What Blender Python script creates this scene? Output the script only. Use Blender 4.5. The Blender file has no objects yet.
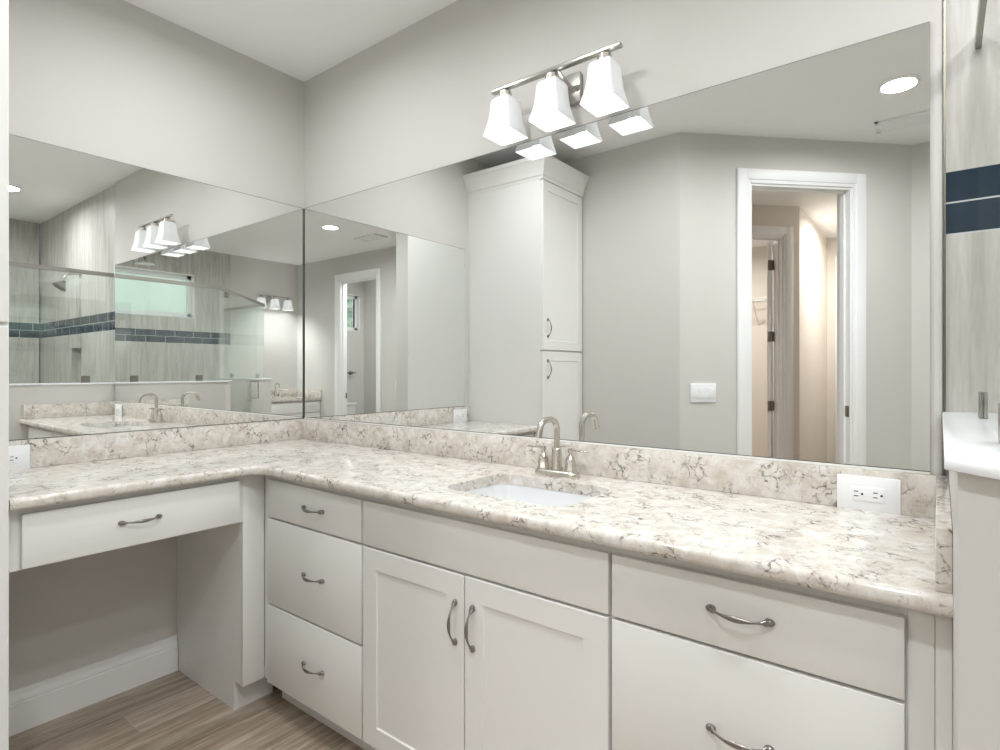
import bpy, bmesh, math, random
from mathutils import Vector, Matrix
random.seed(7)
S = bpy.context.scene
COL = S.collection
PI = math.pi
R = math.radians

# ------------------------------------------------------------------ camera, world, exposure, lamps
cam_d = bpy.data.cameras.new('camera')
cam_d.sensor_width = 36.0
cam_d.lens = 36.0 * 569.8 / 1000.0
cam_d.shift_y = -0.005
cam_d.clip_start = 0.02
cam = bpy.data.objects.new('camera', cam_d)
cam.location = (2.560, -1.682, 1.266)
cam.rotation_euler = (R(90), 0, R(37.72))
COL.objects.link(cam)
S.camera = cam

S.view_settings.view_transform = 'Standard'
S.view_settings.look = 'None'
S.view_settings.gamma = 1.0
S.view_settings.exposure = 0.23
S.view_settings.use_curve_mapping = False
S.cycles.max_bounces = 24
S.cycles.glossy_bounces = 16
S.cycles.diffuse_bounces = 5
S.cycles.transmission_bounces = 16
S.cycles.transparent_max_bounces = 32
S.cycles.sample_clamp_indirect = 4.0
S.cycles.use_denoising = True

W = bpy.data.worlds.new('daylight')
S.world = W
W.use_nodes = True
bgn = W.node_tree.nodes['Background']
bgn.inputs[0].default_value = (0.98, 1.0, 1.0, 1)
bgn.inputs[1].default_value = 1.7

CEIL = 2.73


def can_or_fill_lamp(name, x, y, power, color=(1, 0.95, 0.88), z=CEIL - 0.012, size=0.15, spread=170):
    d = bpy.data.lights.new(name, 'AREA')
    d.shape = 'DISK'
    d.size = size
    d.energy = power
    d.color = color
    d.spread = R(spread)
    o = bpy.data.objects.new(name, d)
    o.location = (x, y, z)
    COL.objects.link(o)
    return o


WARM = (1.0, 0.95, 0.90)
NEUT = (0.955, 0.98, 1.0)
can_or_fill_lamp('can_or_fill_lamp', 2.39, -1.88, 12, NEUT)
can_or_fill_lamp('can_or_fill_lamp', 2.70, -1.14, 11, NEUT)  # added fill light, no fixture; out of view of camera and mirrors
can_or_fill_lamp('can_or_fill_lamp', 1.50, -1.02, 9, NEUT)  # another added fill lamp, hidden on the unseen part of the ceiling
can_or_fill_lamp('can_or_fill_lamp', 0.65, -0.72, 6.5, NEUT)  # unseen fill lamp without a fixture, added to brighten the desk side
can_or_fill_lamp('can_or_fill_lamp', 3.35, -0.49, 12, NEUT)
can_or_fill_lamp('can_or_fill_lamp', 3.20, -3.45, 20, NEUT)
can_or_fill_lamp('can_or_fill_lamp', 1.95, -4.60, 24, WARM)
can_or_fill_lamp('can_or_fill_lamp', 0.60, -4.40, 30, WARM)

# ------------------------------------------------------------------ node helpers / materials


class NT:
    def __init__(self, name):
        self.m = bpy.data.materials.new(name)
        self.m.use_nodes = True
        self.t = self.m.node_tree
        self.t.nodes.clear()
        self.out = self.t.nodes.new('ShaderNodeOutputMaterial')

    def n(self, typ, ins=None, **props):
        nd = self.t.nodes.new(typ)
        for k, v in props.items():
            setattr(nd, k, v)
        for k, v in (ins or {}).items():
            s = nd.inputs[k]
            if isinstance(v, bpy.types.NodeSocket):
                self.t.links.new(v, s)
            else:
                s.default_value = v
        return nd

    def math(self, op, a, b=0.0, clamp=False):
        return self.n('ShaderNodeMath', {0: a, 1: b}, operation=op, use_clamp=clamp).outputs[0]

    def mix(self, f, a, b):
        nd = self.n('ShaderNodeMix', data_type='RGBA')
        for k, v in ((0, f), (6, a), (7, b)):
            s = nd.inputs[k]
            if isinstance(v, bpy.types.NodeSocket):
                self.t.links.new(v, s)
            else:
                s.default_value = v
        return nd.outputs[2]

    def ramp(self, fac, stops):
        nd = self.n('ShaderNodeValToRGB', {0: fac})
        e = nd.color_ramp.elements
        while len(e) < len(stops):
            e.new(0.5)
        for i, (p, c) in enumerate(stops):
            e[i].position = p
            e[i].color = (c, c, c, 1) if isinstance(c, (int, float)) else (*c, 1)
        return nd.outputs[0]

    def pos(self):
        return self.n('ShaderNodeNewGeometry').outputs['Position']

    def xyz(self, v):
        o = self.n('ShaderNodeSeparateXYZ', {0: v}).outputs
        return o[0], o[1], o[2]

    def comb(self, x, y, z):
        return self.n('ShaderNodeCombineXYZ', {0: x, 1: y, 2: z}).outputs[0]

    def noise(self, v, scale, detail=3.0, rough=0.5, dist=0.0):
        return self.n('ShaderNodeTexNoise', {'Vector': v, 'Scale': scale, 'Detail': detail,
                                             'Roughness': rough, 'Distortion': dist}).outputs[0]

    def scale(self, v, s):
        return self.n('ShaderNodeVectorMath', {0: v, 1: s}, operation='MULTIPLY').outputs[0]

    def bsdf(self, color, rough=0.5, metal=0.0, spec=0.5, bump=None, bstr=0.1, bdist=0.01):
        b = self.n('ShaderNodeBsdfPrincipled', {'Base Color': color if isinstance(color, bpy.types.NodeSocket) else (*color, 1),
                                                'Roughness': rough, 'Metallic': metal, 'Specular IOR Level': spec})
        if bump is not None:
            bp = self.n('ShaderNodeBump', {'Height': bump, 'Strength': bstr, 'Distance': bdist})
            self.t.links.new(bp.outputs[0], b.inputs['Normal'])
        return b.outputs[0]

    def done(self, sh):
        self.t.links.new(sh, self.out.inputs[0])
        return self.m


def plain(name, color, rough=0.5, metal=0.0, spec=0.5, nscale=30.0, namt=0.03, bstr=0.0):
    k = NT(name)
    p = k.pos()
    f = k.noise(p, nscale, 4)
    a = tuple(c * (1 - namt) for c in color)
    b = tuple(min(1, c * (1 + namt)) for c in color)
    c = k.mix(f, (*a, 1), (*b, 1))
    h = k.noise(p, nscale * 8, 2) if bstr else None
    return k.done(k.bsdf(c, rough, metal, spec, h, bstr, 0.002))


M = {}
M['paint'] = plain('wall_paint', (0.62, 0.605, 0.574), 0.75, spec=0.25, nscale=6, namt=0.01, bstr=0.06)
M['hall_paint'] = plain('hall_paint', (0.73, 0.685, 0.63), 0.8, spec=0.2, nscale=6, namt=0.01)
M['ceiling'] = plain('ceiling_paint', (0.91, 0.91, 0.905), 0.85, spec=0.2, nscale=6, namt=0.01, bstr=0.05)
M['trim'] = plain('trim_paint', (0.86, 0.86, 0.86), 0.4, nscale=10, namt=0.01)
M['cab'] = plain('cabinet_paint', (0.80, 0.795, 0.775), 0.38, nscale=8, namt=0.012)
M['nickel'] = plain('brushed_nickel', (0.62, 0.585, 0.53), 0.24, 1.0, nscale=120, namt=0.05)
M['pewter'] = plain('satin_pewter', (0.30, 0.285, 0.265), 0.28, 1.0, nscale=120, namt=0.06)
M['satin'] = plain('satin_nickel', (0.47, 0.455, 0.42), 0.3, 1.0, nscale=120, namt=0.04)
M['chrome'] = plain('chrome', (0.75, 0.74, 0.70), 0.15, 1.0, nscale=60, namt=0.02)
M['dark_metal'] = plain('dark_metal', (0.20, 0.18, 0.15), 0.35, 1.0, nscale=60, namt=0.05)
M['bronze'] = plain('hinge_metal', (0.26, 0.235, 0.21), 0.35, 0.8, nscale=60, namt=0.05)
M['porcelain'] = plain('porcelain', (0.74, 0.755, 0.77), 0.08, nscale=5, namt=0.005)
M['plastic'] = plain('white_plastic', (0.85, 0.86, 0.87), 0.35, nscale=20, namt=0.005)
M['dark'] = plain('dark_slot', (0.03, 0.03, 0.032), 0.6, nscale=20, namt=0.02)
M['black'] = plain('black_frame', (0.02, 0.02, 0.022), 0.5, nscale=20, namt=0.02)
M['cap'] = plain('white_stone_cap', (0.80, 0.81, 0.83), 0.2, nscale=9, namt=0.015)
M['seal'] = plain('dark_mirror_edge_and_gap', (0.035, 0.04, 0.035), 0.5, nscale=20, namt=0.05)  # glass sides, plus strips drawn in for the corner gap and the reflected gap
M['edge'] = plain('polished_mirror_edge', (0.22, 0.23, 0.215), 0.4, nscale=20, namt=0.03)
M['reveal'] = plain('channel_white', (0.80, 0.79, 0.76), 0.3, nscale=20, namt=0.01)


def mk_mirror():
    k = NT('mirror_silver')
    f = k.noise(k.pos(), 3.0, 2)
    c = k.mix(f, (0.905, 0.918, 0.908, 1), (0.912, 0.925, 0.915, 1))
    return k.done(k.n('ShaderNodeBsdfGlossy', {'Color': c, 'Roughness': 0.0}).outputs[0])


M['mirror'] = mk_mirror()


def mk_glass(name, tint, ior=1.5):
    k = NT(name)
    f0 = ((ior - 1) / (ior + 1)) ** 2
    lw = k.n('ShaderNodeLayerWeight', {'Blend': 0.5}).outputs['Facing']
    f = k.math('ADD', k.math('MULTIPLY', k.math('POWER', lw, 5.0), 1 - f0), f0)
    tn = k.noise(k.pos(), 2.0, 1)
    c = k.mix(tn, (*tint, 1), (*[min(1, t * 1.005) for t in tint], 1))
    a = k.n('ShaderNodeBsdfTransparent', {'Color': c}).outputs[0]
    b = k.n('ShaderNodeBsdfGlossy', {'Color': (1, 1, 1, 1), 'Roughness': 0.0}).outputs[0]
    return k.done(k.n('ShaderNodeMixShader', {0: f, 1: a, 2: b}).outputs[0])


M['glass'] = mk_glass('shower_glass', (0.955, 0.985, 0.972), 1.85)
M['pane'] = mk_glass('clear_pane', (0.95, 0.98, 0.97), 1.5)


def mk_frost():
    k = NT('obscure_glass')
    n = k.noise(k.pos(), 60, 3)
    c = k.mix(n, (0.87, 0.92, 0.89, 1), (0.90, 0.945, 0.92, 1))
    a = k.n('ShaderNodeBsdfRefraction', {'Color': c, 'Roughness': 0.75, 'IOR': 1.06}).outputs[0]
    b = k.n('ShaderNodeBsdfTranslucent', {'Color': c}).outputs[0]
    return k.done(k.n('ShaderNodeMixShader', {0: 0.55, 1: a, 2: b}).outputs[0])


M['frost'] = mk_frost()


def mk_shade():
    """Dense opal glass: passes a few percent of the bulb's light, some of it straight through."""
    k = NT('opal_shade_glass')
    n = k.noise(k.pos(), 40, 2)
    c = k.mix(n, (0.82, 0.83, 0.84, 1), (0.85, 0.855, 0.86, 1))
    tr = k.n('ShaderNodeBsdfTranslucent', {'Color': (1, 1, 1, 1)}).outputs[0]
    df = k.n('ShaderNodeBsdfDiffuse', {'Color': c}).outputs[0]
    tp = k.n('ShaderNodeBsdfTransparent', {'Color': (1, 1, 1, 1)}).outputs[0]
    a = k.n('ShaderNodeMixShader', {0: 0.96, 1: tr, 2: df}).outputs[0]
    return k.done(k.n('ShaderNodeMixShader', {0: 0.035, 1: a, 2: tp}).outputs[0])


M['shade'] = mk_shade()


def mk_emit(name, color, strength):
    k = NT(name)
    n = k.noise(k.pos(), 15, 1)
    c = k.mix(n, (*color, 1), (*[min(1, x * 1.01) for x in color], 1))
    return k.done(k.n('ShaderNodeEmission', {'Color': c, 'Strength': strength}).outputs[0])


M['bulb'] = mk_emit('lit_bulb', (0.97, 0.985, 1.0), 75.0)
M['bulb_far'] = mk_emit('lit_bulb_far', (0.97, 0.985, 1.0), 480.0)
M['lens'] = mk_emit('lit_lens', (1.0, 0.97, 0.93), 9.0)


def mk_quartz():
    k = NT('quartz')
    p = k.pos()

    def warp(v, scale, amp, detail=3.0):
        c = k.n('ShaderNodeTexNoise', {'Vector': p, 'Scale': scale, 'Detail': detail, 'Roughness': 0.7}).outputs[1]
        c = k.n('ShaderNodeVectorMath', {0: c, 1: (-0.5, -0.5, -0.5)}, operation='ADD').outputs[0]
        c = k.n('ShaderNodeVectorMath', {0: c, 1: (amp, amp, amp)}, operation='MULTIPLY').outputs[0]
        return k.n('ShaderNodeVectorMath', {0: v, 1: c}, operation='ADD').outputs[0]
    q = warp(warp(p, 10.0, 0.09), 70.0, 0.022, 4.0)
    v = k.n('ShaderNodeTexVoronoi', {'Vector': q, 'Scale': 29.0}, feature='DISTANCE_TO_EDGE').outputs[0]
    vein = k.ramp(v, [(0.0, 1.0), (0.035, 0.85), (0.075, 0.0)])
    grain = k.ramp(k.noise(p, 130.0, 3, 0.7), [(0.42, 0.0), (0.55, 1.0)])
    mask = k.ramp(k.noise(p, 15.0, 3, 0.6), [(0.49, 0.0), (0.62, 1.0)])
    vein = k.math('MULTIPLY', k.math('MULTIPLY', vein, mask), k.math('ADD', k.math('MULTIPLY', grain, 0.75), 0.25))
    halo = k.math('MULTIPLY', k.ramp(v, [(0.0, 1.0), (0.20, 0.0)]), mask)
    v2 = k.n('ShaderNodeTexVoronoi', {'Vector': q, 'Scale': 62.0}, feature='DISTANCE_TO_EDGE').outputs[0]
    vf = k.ramp(v2, [(0.0, 1.0), (0.07, 0.0)])
    mask2 = k.ramp(k.noise(p, 26.0, 3, 0.6), [(0.52, 0.0), (0.62, 0.8)])
    vf = k.math('MULTIPLY', k.math('MULTIPLY', vf, mask2), grain)
    cloud = k.noise(p, 24.0, 4, 0.65, 0.6)
    base = k.ramp(cloud, [(0.32, (0.565, 0.51, 0.445)), (0.50, (0.675, 0.635, 0.585)), (0.66, (0.76, 0.74, 0.71))])
    spk = k.ramp(k.noise(p, 330.0, 2, 0.6), [(0.60, 0.0), (0.70, 0.25)])
    c = k.mix(spk, base, (0.36, 0.31, 0.26, 1))
    c = k.mix(k.math('MULTIPLY', halo, 0.22), c, (0.42, 0.34, 0.27, 1))
    c = k.mix(vf, c, (0.25, 0.20, 0.16, 1))
    c = k.mix(vein, c, (0.12, 0.105, 0.098, 1))
    return k.done(k.bsdf(c, 0.07, 0.0, 0.5))


M['quartz'] = mk_quartz()


def mk_tile():
    """Upright wood-look planks with a band of two rows of dark subway tiles."""
    k = NT('shower_tile')
    p = k.pos()
    x, y, z = k.xyz(p)
    u = k.math('SUBTRACT', x, y)
    # plank columns 0.305 wide, tiny grout
    col = k.math('DIVIDE', u, 0.305)
    fr = k.math('FRACT', col)
    ci = k.math('FLOOR', col)
    g = k.math('LESS_THAN', fr, 0.010)
    st = k.comb(k.math('MULTIPLY', u, 1.0), k.math('MULTIPLY', ci, 3.7), k.math('MULTIPLY', z, 0.09))
    s1 = k.noise(st, 26.0, 4, 0.6)
    s2 = k.noise(st, 95.0, 3, 0.6)
    s = k.math('ADD', k.math('MULTIPLY', s1, 0.7), k.math('MULTIPLY', s2, 0.3))
    wood = k.ramp(s, [(0.34, (0.40, 0.375, 0.335)), (0.50, (0.52, 0.50, 0.46)), (0.64, (0.61, 0.60, 0.57))])
    wood = k.mix(g, wood, (0.62, 0.61, 0.58, 1))
    # accent band
    z0, h = 1.581, 0.074
    inb = k.math('MULTIPLY', k.math('GREATER_THAN', z, z0), k.math('LESS_THAN', z, z0 + 2 * h))
    row = k.math('DIVIDE', k.math('SUBTRACT', z, z0), h)
    ri = k.math('FLOOR', row)
    rf = k.math('FRACT', row)
    uo = k.math('ADD', k.math('DIVIDE', k.math('SUBTRACT', u, 0.165), 0.207), k.math('MULTIPLY', ri, 0.5))
    uf = k.math('FRACT', uo)
    gl = k.math('MAXIMUM', k.math('LESS_THAN', uf, 0.02), k.math('LESS_THAN', rf, 0.05))
    nb = k.noise(p, 14.0, 3)
    navy = k.mix(nb, (0.012, 0.026, 0.045, 1), (0.026, 0.048, 0.075, 1))
    band = k.mix(gl, navy, (0.62, 0.64, 0.64, 1))
    c = k.mix(inb, wood, band)
    rough = k.n('ShaderNodeMix', {0: inb, 2: 0.42, 3: 0.10}, data_type='FLOAT').outputs[0]
    hgt = k.math('SUBTRACT', 1.0, k.math('MULTIPLY', inb, gl))
    return k.done(k.bsdf(c, rough, 0.0, 0.5, hgt, 0.3, 0.002))


M['tile'] = mk_tile()


def mk_floor():
    k = NT('plank_floor')
    p = k.pos()
    x, y, z = k.xyz(p)
    uv = k.comb(k.math('ADD', y, 20.07), k.math('ADD', x, 20.02), 0.0)
    br = k.n('ShaderNodeTexBrick', {'Vector': uv, 'Color1': (0.15, 0.15, 0.15, 1), 'Color2': (0.85, 0.85, 0.85, 1),
                                    'Mortar': (0.5, 0.5, 0.5, 1), 'Scale': 1.0, 'Mortar Size': 0.0016,
                                    'Brick Width': 0.914, 'Row Height': 0.152}, offset=0.37, offset_frequency=2)
    tone = br.outputs[0]
    st = k.comb(k.math('MULTIPLY', x, 1.0), k.math('MULTIPLY', y, 0.07), k.math('MULTIPLY', tone, 4.0))
    s1 = k.noise(st, 30.0, 5, 0.65, 0.4)
    s2 = k.noise(st, 130.0, 3, 0.6)
    s = k.math('ADD', k.math('MULTIPLY', s1, 0.65), k.math('MULTIPLY', s2, 0.35))
    s = k.math('ADD', s, k.math('MULTIPLY', k.math('SUBTRACT', tone, 0.5), 0.10))
    c = k.ramp(s, [(0.33, (0.20, 0.150, 0.108)), (0.5, (0.375, 0.30, 0.232)), (0.66, (0.58, 0.50, 0.415))])
    c = k.mix(br.outputs[1], c, (0.43, 0.40, 0.36, 1))
    return k.done(k.bsdf(c, 0.38, 0.0, 0.4))


M['floor'] = mk_floor()


def mk_leaf():
    k = NT('hedge_leaves')
    n = k.noise(k.pos(), 9, 5, 0.7)
    c = k.ramp(n, [(0.35, (0.18, 0.28, 0.21)), (0.6, (0.42, 0.53, 0.44))])
    return k.done(k.bsdf(c, 0.6))


M['leaf'] = mk_leaf()

# ------------------------------------------------------------------ mesh helpers
MW = {}


class MB:
    def __init__(self):
        self.b = bmesh.new()

    def box(self, x0, x1, y0, y1, z0, z1, bev=0.0, seg=2, mi=0):
        x0, x1 = min(x0, x1), max(x0, x1)
        y0, y1 = min(y0, y1), max(y0, y1)
        z0, z1 = min(z0, z1), max(z0, z1)
        t = bmesh.new()
        bmesh.ops.create_cube(t, size=1.0)
        for v in t.verts:
            v.co = Vector(((x0 + x1) / 2 + v.co.x * (x1 - x0), (y0 + y1) / 2 + v.co.y * (y1 - y0), (z0 + z1) / 2 + v.co.z * (z1 - z0)))
        if bev:
            bmesh.ops.bevel(t, geom=list(t.edges), offset=bev, segments=seg, affect='EDGES', profile=0.5)
        return self._add(t, mi)

    def _add(self, t, mi=0, mat=None):
        if mat is not None:
            t.transform(mat)
        for f in t.faces:
            f.material_index = mi
        me = bpy.data.meshes.new('tmp')
        t.to_mesh(me)
        t.free()
        self.b.from_mesh(me)
        bpy.data.meshes.remove(me)
        return self

    def prism(self, poly, z0, z1, bev=0.0, seg=2, mi=0, mat=None):
        t = bmesh.new()
        lo = [t.verts.new((p[0], p[1], z0)) for p in poly]
        hi = [t.verts.new((p[0], p[1], z1)) for p in poly]
        n = len(poly)
        t.faces.new(lo[::-1])
        t.faces.new(hi)
        for i in range(n):
            t.faces.new((lo[i], lo[(i + 1) % n], hi[(i + 1) % n], hi[i]))
        bmesh.ops.recalc_face_normals(t, faces=t.faces)
        if bev:
            bmesh.ops.bevel(t, geom=[e for e in t.edges if abs(e.verts[0].co.z - e.verts[1].co.z) < 1e-6], offset=bev,
                            segments=seg, affect='EDGES', profile=0.5)
        return self._add(t, mi, mat)

    def rings(self, rings, cap=True, closed=False, mi=0, mat=None):
        """Skin a list of equal-length vertex rings."""
        t = bmesh.new()
        vs = [[t.verts.new(p) for p in r] for r in rings]
        n = len(rings[0])
        m = len(rings)
        for i in range(m if closed else m - 1):
            a, b = vs[i], vs[(i + 1) % m]
            for j in range(n):
                t.faces.new((a[j], a[(j + 1) % n], b[(j + 1) % n], b[j]))
        if cap and not closed:
            t.faces.new(vs[0][::-1])
            t.faces.new(vs[-1])
        bmesh.ops.recalc_face_normals(t, faces=t.faces)
        return self._add(t, mi, mat)

    def lathe(self, prof, c=(0, 0, 0), n=24, mat=None, mi=0, cap=True):
        rg = []
        for r, z in prof:
            rg.append([Vector((c[0] + r * math.cos(2 * PI * i / n), c[1] + r * math.sin(2 * PI * i / n), c[2] + z)) for i in range(n)])
        return self.rings(rg, cap, mi=mi, mat=mat)

    def sweep(self, pts, rad, n=14, up=Vector((0, 0, 1)), mi=0, mat=None):
        """Tube through pts; rad is a number, or per point number / (a, b)."""
        pts = [Vector(p) for p in pts]
        rg = []
        prev = None
        for i, p in enumerate(pts):
            d = (pts[min(i + 1, len(pts) - 1)] - pts[max(i - 1, 0)]).normalized()
            u = prev if prev is not None else (up if abs(up.dot(d)) < 0.95 else Vector((1, 0, 0)))
            u = (u - d * u.dot(d)).normalized()
            prev = u
            w = d.cross(u)
            r = rad[i] if isinstance(rad, (list, tuple)) else rad
            a, b = r if isinstance(r, (list, tuple)) else (r, r)
            rg.append([p + u * (a * math.cos(2 * PI * j / n)) + w * (b * math.sin(2 * PI * j / n)) for j in range(n)])
        return self.rings(rg, True, mi=mi, mat=mat)

    def build(self, name, mat, parent=None, origin=None):
        me = bpy.data.meshes.new(name)
        for m in (mat if isinstance(mat, (list, tuple)) else [mat]):
            me.materials.append(m)
        if parent is not None:
            self.b.transform(MW[parent.name].inverted())
        elif origin is not None:
            self.b.transform(Matrix.Translation(-Vector(origin)))
        self.b.to_mesh(me)
        self.b.free()
        for p in me.polygons:
            p.use_smooth = True
        me.set_sharp_from_angle(angle=R(38))
        o = bpy.data.objects.new(name, me)
        COL.objects.link(o)
        if parent is not None:
            o.parent = parent
            MW[o.name] = MW[parent.name]
        else:
            if origin is not None:
                o.location = origin
            MW[o.name] = Matrix.Translation(origin or (0, 0, 0))
        return o


def tag(o, label, cat, group=None, kind=None):
    if label:
        o['label'] = label
    if cat:
        o['category'] = cat
    if group:
        o['group'] = group
    if kind:
        o['kind'] = kind
    return o


def thing(name, label, cat, loc, rz=0.0, group=None):
    o = bpy.data.objects.new(name, None)
    o.empty_display_size = 0.05
    o.location = loc
    o.rotation_euler = (0, 0, rz)
    COL.objects.link(o)
    MW[o.name] = Matrix.Translation(loc) @ Matrix.Rotation(rz, 4, 'Z')
    return tag(o, label, cat, group)


def structure(o, label=None):
    o['kind'] = 'structure'
    if label:
        o['label'] = label
        o['category'] = o.name.split('.')[0].split('_')[0]
    return o


def s_root(name, loc, label):
    o = thing(name, label, name.split('_')[0], loc)
    o['kind'] = 'structure'
    return o


def copy_tree(o, parent=None):
    c = o.copy()
    COL.objects.link(c)
    if parent is not None:
        c.parent = parent
    for ch in list(o.children):
        copy_tree(ch, c)
    return c


def rrect(x0, x1, y0, y1, r, n=6):
    out = []
    for cx, cy, a in ((x1 - r, y1 - r, 0), (x0 + r, y1 - r, 90), (x0 + r, y0 + r, 180), (x1 - r, y0 + r, 270)):
        for i in range(n + 1):
            t = R(a + 90 * i / n)
            out.append((cx + r * math.cos(t), cy + r * math.sin(t)))
    return out


# a frame (origin, u along, n outward) -> matrix mapping local (s, d, z) to world
def frame(p, ang):
    return Matrix.Translation((p[0], p[1], 0)) @ Matrix.Rotation(R(ang), 4, 'Z')


def lbox(mb, mat, s0, s1, d0, d1, z0, z1, bev=0.0, mi=0):
    t = MB().box(s0, s1, d0, d1, z0, z1, bev).b
    return mb._add(t, mi, mat)


def wall(name, mat, F, s0, s1, d0, d1, z0=0.0, z1=CEIL, holes=(), label=None):
    """Wall slab in frame F with rectangular holes (s0, s1, z0, z1)."""
    mb = MB()
    cuts = sorted(holes)
    s = s0
    for (a, b, c, d) in cuts:
        if a > s:
            lbox(mb, F, s, a, d0, d1, z0, z1)
        if c > z0:
            lbox(mb, F, a, b, d0, d1, z0, c)
        if d < z1:
            lbox(mb, F, a, b, d0, d1, d, z1)
        s = b
    if s < s1:
        lbox(mb, F, s, s1, d0, d1, z0, z1)
    return structure(mb.build(name, mat))


I4 = Matrix.Identity(4)

# ------------------------------------------------------------------ room shell
structure(MB().box(-0.9, 4.75, -6.0, 0.3, -0.1, 0.0).build('floor', M['floor']))
structure(MB().box(-0.9, 4.75, -6.0, 0.3, CEIL, CEIL + 0.1).build('ceiling', M['ceiling']))

wall('wall_left', M['paint'], I4, -0.12, 0.0, -1.90, 0.12)
# back wall ends in a rounded (bullnose) corner at the shower
prof = [(-0.0, 0.12), (-0.0, 0.0), (2.548, 0.0)]
for i in range(1, 7):
    a = R(90 - 15 * i)
    prof.append((2.548 + 0.018 * math.cos(a), 0.018 - 0.018 * math.sin(a)))
prof += [(2.566, 0.12)]
structure(MB().prism(prof, 0, CEIL).build('wall_back', M['paint']))
# tiled shower walls, with a niche in the back one
wall('wall_shower_back', M['tile'], I4, 2.566, 4.69, 0.016, 0.12, holes=[(3.385, 3.645, 1.08, 1.462)])
nb = MB()
nb.box(3.385, 3.645, 0.105, 0.118, 1.08, 1.462)
structure(nb.build('wall_niche', M['tile']))
structure(MB().box(2.565, 2.5695, 0.006, 0.017, 0.0, CEIL).build('trim_1', M['dark_metal']))
wall('wall_shower_right', M['tile'], frame((4.57, 0), -90), 0.0, 1.95, 0.0, 0.12,
     holes=[(0.228, 1.51, 1.885, 2.41)])
wall('wall_right', M['paint'], frame((4.57, 0), -90), 1.95, 4.18, 0.0, 0.12, holes=[(3.40, 3.985, 1.86, 2.42)])
wall('wall_rear', M['paint'], I4, 0.0, 1.29, -1.90, -1.78)
F45 = frame((1.29, -1.78), -45)       # s runs along the diagonal wall, d < 0 is behind it
wall('wall_diagonal', M['paint'], F45, 0.0, 1.584, -0.12, 0.0, holes=[(0.455, 1.165, 0.0, 2.44)])
wall('wall_far', M['paint'], I4, 2.41, 4.57, -3.00, -2.90, holes=[(2.88, 3.615, 0.0, 2.42)])
# toilet room
wall('wall_toilet_rear', M['paint'], I4, 2.30, 4.57, -4.18, -4.06)
wall('wall_toilet_left', M['paint'], I4, 2.42, 2.54, -5.56, -3.02)
# hall and closet beyond the diagonal doorway
FA = frame((1.56, -4.00), 135)        # s runs away from the corner, d > 0 is behind it (closet)
wall('wall_hall_diagonal', M['hall_paint'], FA, 0.0, 1.95, 0.0, 0.12, holes=[(0.15, 0.86, 0.0, 2.46)])
wall('wall_hall_left', M['hall_paint'], I4, 1.44, 1.56, -5.56, -4.00)
wall('wall_hall_end', M['hall_paint'], I4, -0.8, 2.55, -5.68, -5.56)
wall('wall_hall_near', M['hall_paint'], frame((0.19, -2.63), 45), 0.0, 0.98, 0.0, 0.10)
wall('wall_closet_left', M['hall_paint'], I4, -0.8, -0.7, -5.6, -1.9)
wall('wall_closet_near', M['hall_paint'], I4, -0.8, 0.3, -2.62, -2.5)

# pony walls with stone caps
PA = [(2.575, 0.016), (2.575, -0.885), (2.678, -0.988), (2.763, -0.903), (2.695, -0.835), (2.695, 0.016)]
PAc = [(2.563, 0.016), (2.563, -0.890), (2.677, -1.004), (2.779, -0.902), (2.707, -0.830), (2.707, 0.016)]
structure(MB().prism(PA, 0, 1.157).build('wall_pony', M['paint']))
structure(MB().prism(PAc, 1.1565, 1.1685, 0.002).build('trim_2', M['cap']))
PB = [(4.57, -1.95), (3.62, -1.95), (3.40, -1.73), (3.485, -1.645), (3.67, -1.83), (4.57, -1.83)]
PBc = [(4.57, -1.962), (3.615, -1.962), (3.385, -1.732), (3.485, -1.63), (3.675, -1.818), (4.57, -1.818)]
structure(MB().prism(PB, 0, 1.157).build('wall_pony_far', M['paint']))
structure(MB().prism(PBc, 1.1565, 1.1685, 0.002).build('trim_3', M['cap']))


def baseboard(name, F, s0, s1, h=0.148):
    pr = [(0, 0), (0.017, 0), (0.017, h * 0.68), (0.0135, h * 0.69), (0.0135, h * 0.73), (0.0165, h * 0.745), (0.0155, h * 0.80), (0.010, h * 0.87), (0.009, h * 0.885), (0.009, h * 0.985), (0.006, h), (0, h)]
    mb = MB()
    rg = [[F @ Vector((s, d, z)) for d, z in pr] for s in (s0, s1)]
    mb.rings(rg)
    return structure(mb.build(name, M['trim']))


baseboard('baseboard_left', frame((0.0005, 0), -90), 0.613, 1.278)
baseboard('baseboard_rear', frame((0, -1.7795), 0), 0.63, 1.28)
baseboard('baseboard_diagonal', F45, 0.01, 0.36)
baseboard('baseboard_far', frame((0, -2.8995), 0), 3.71, 4.0)


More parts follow.
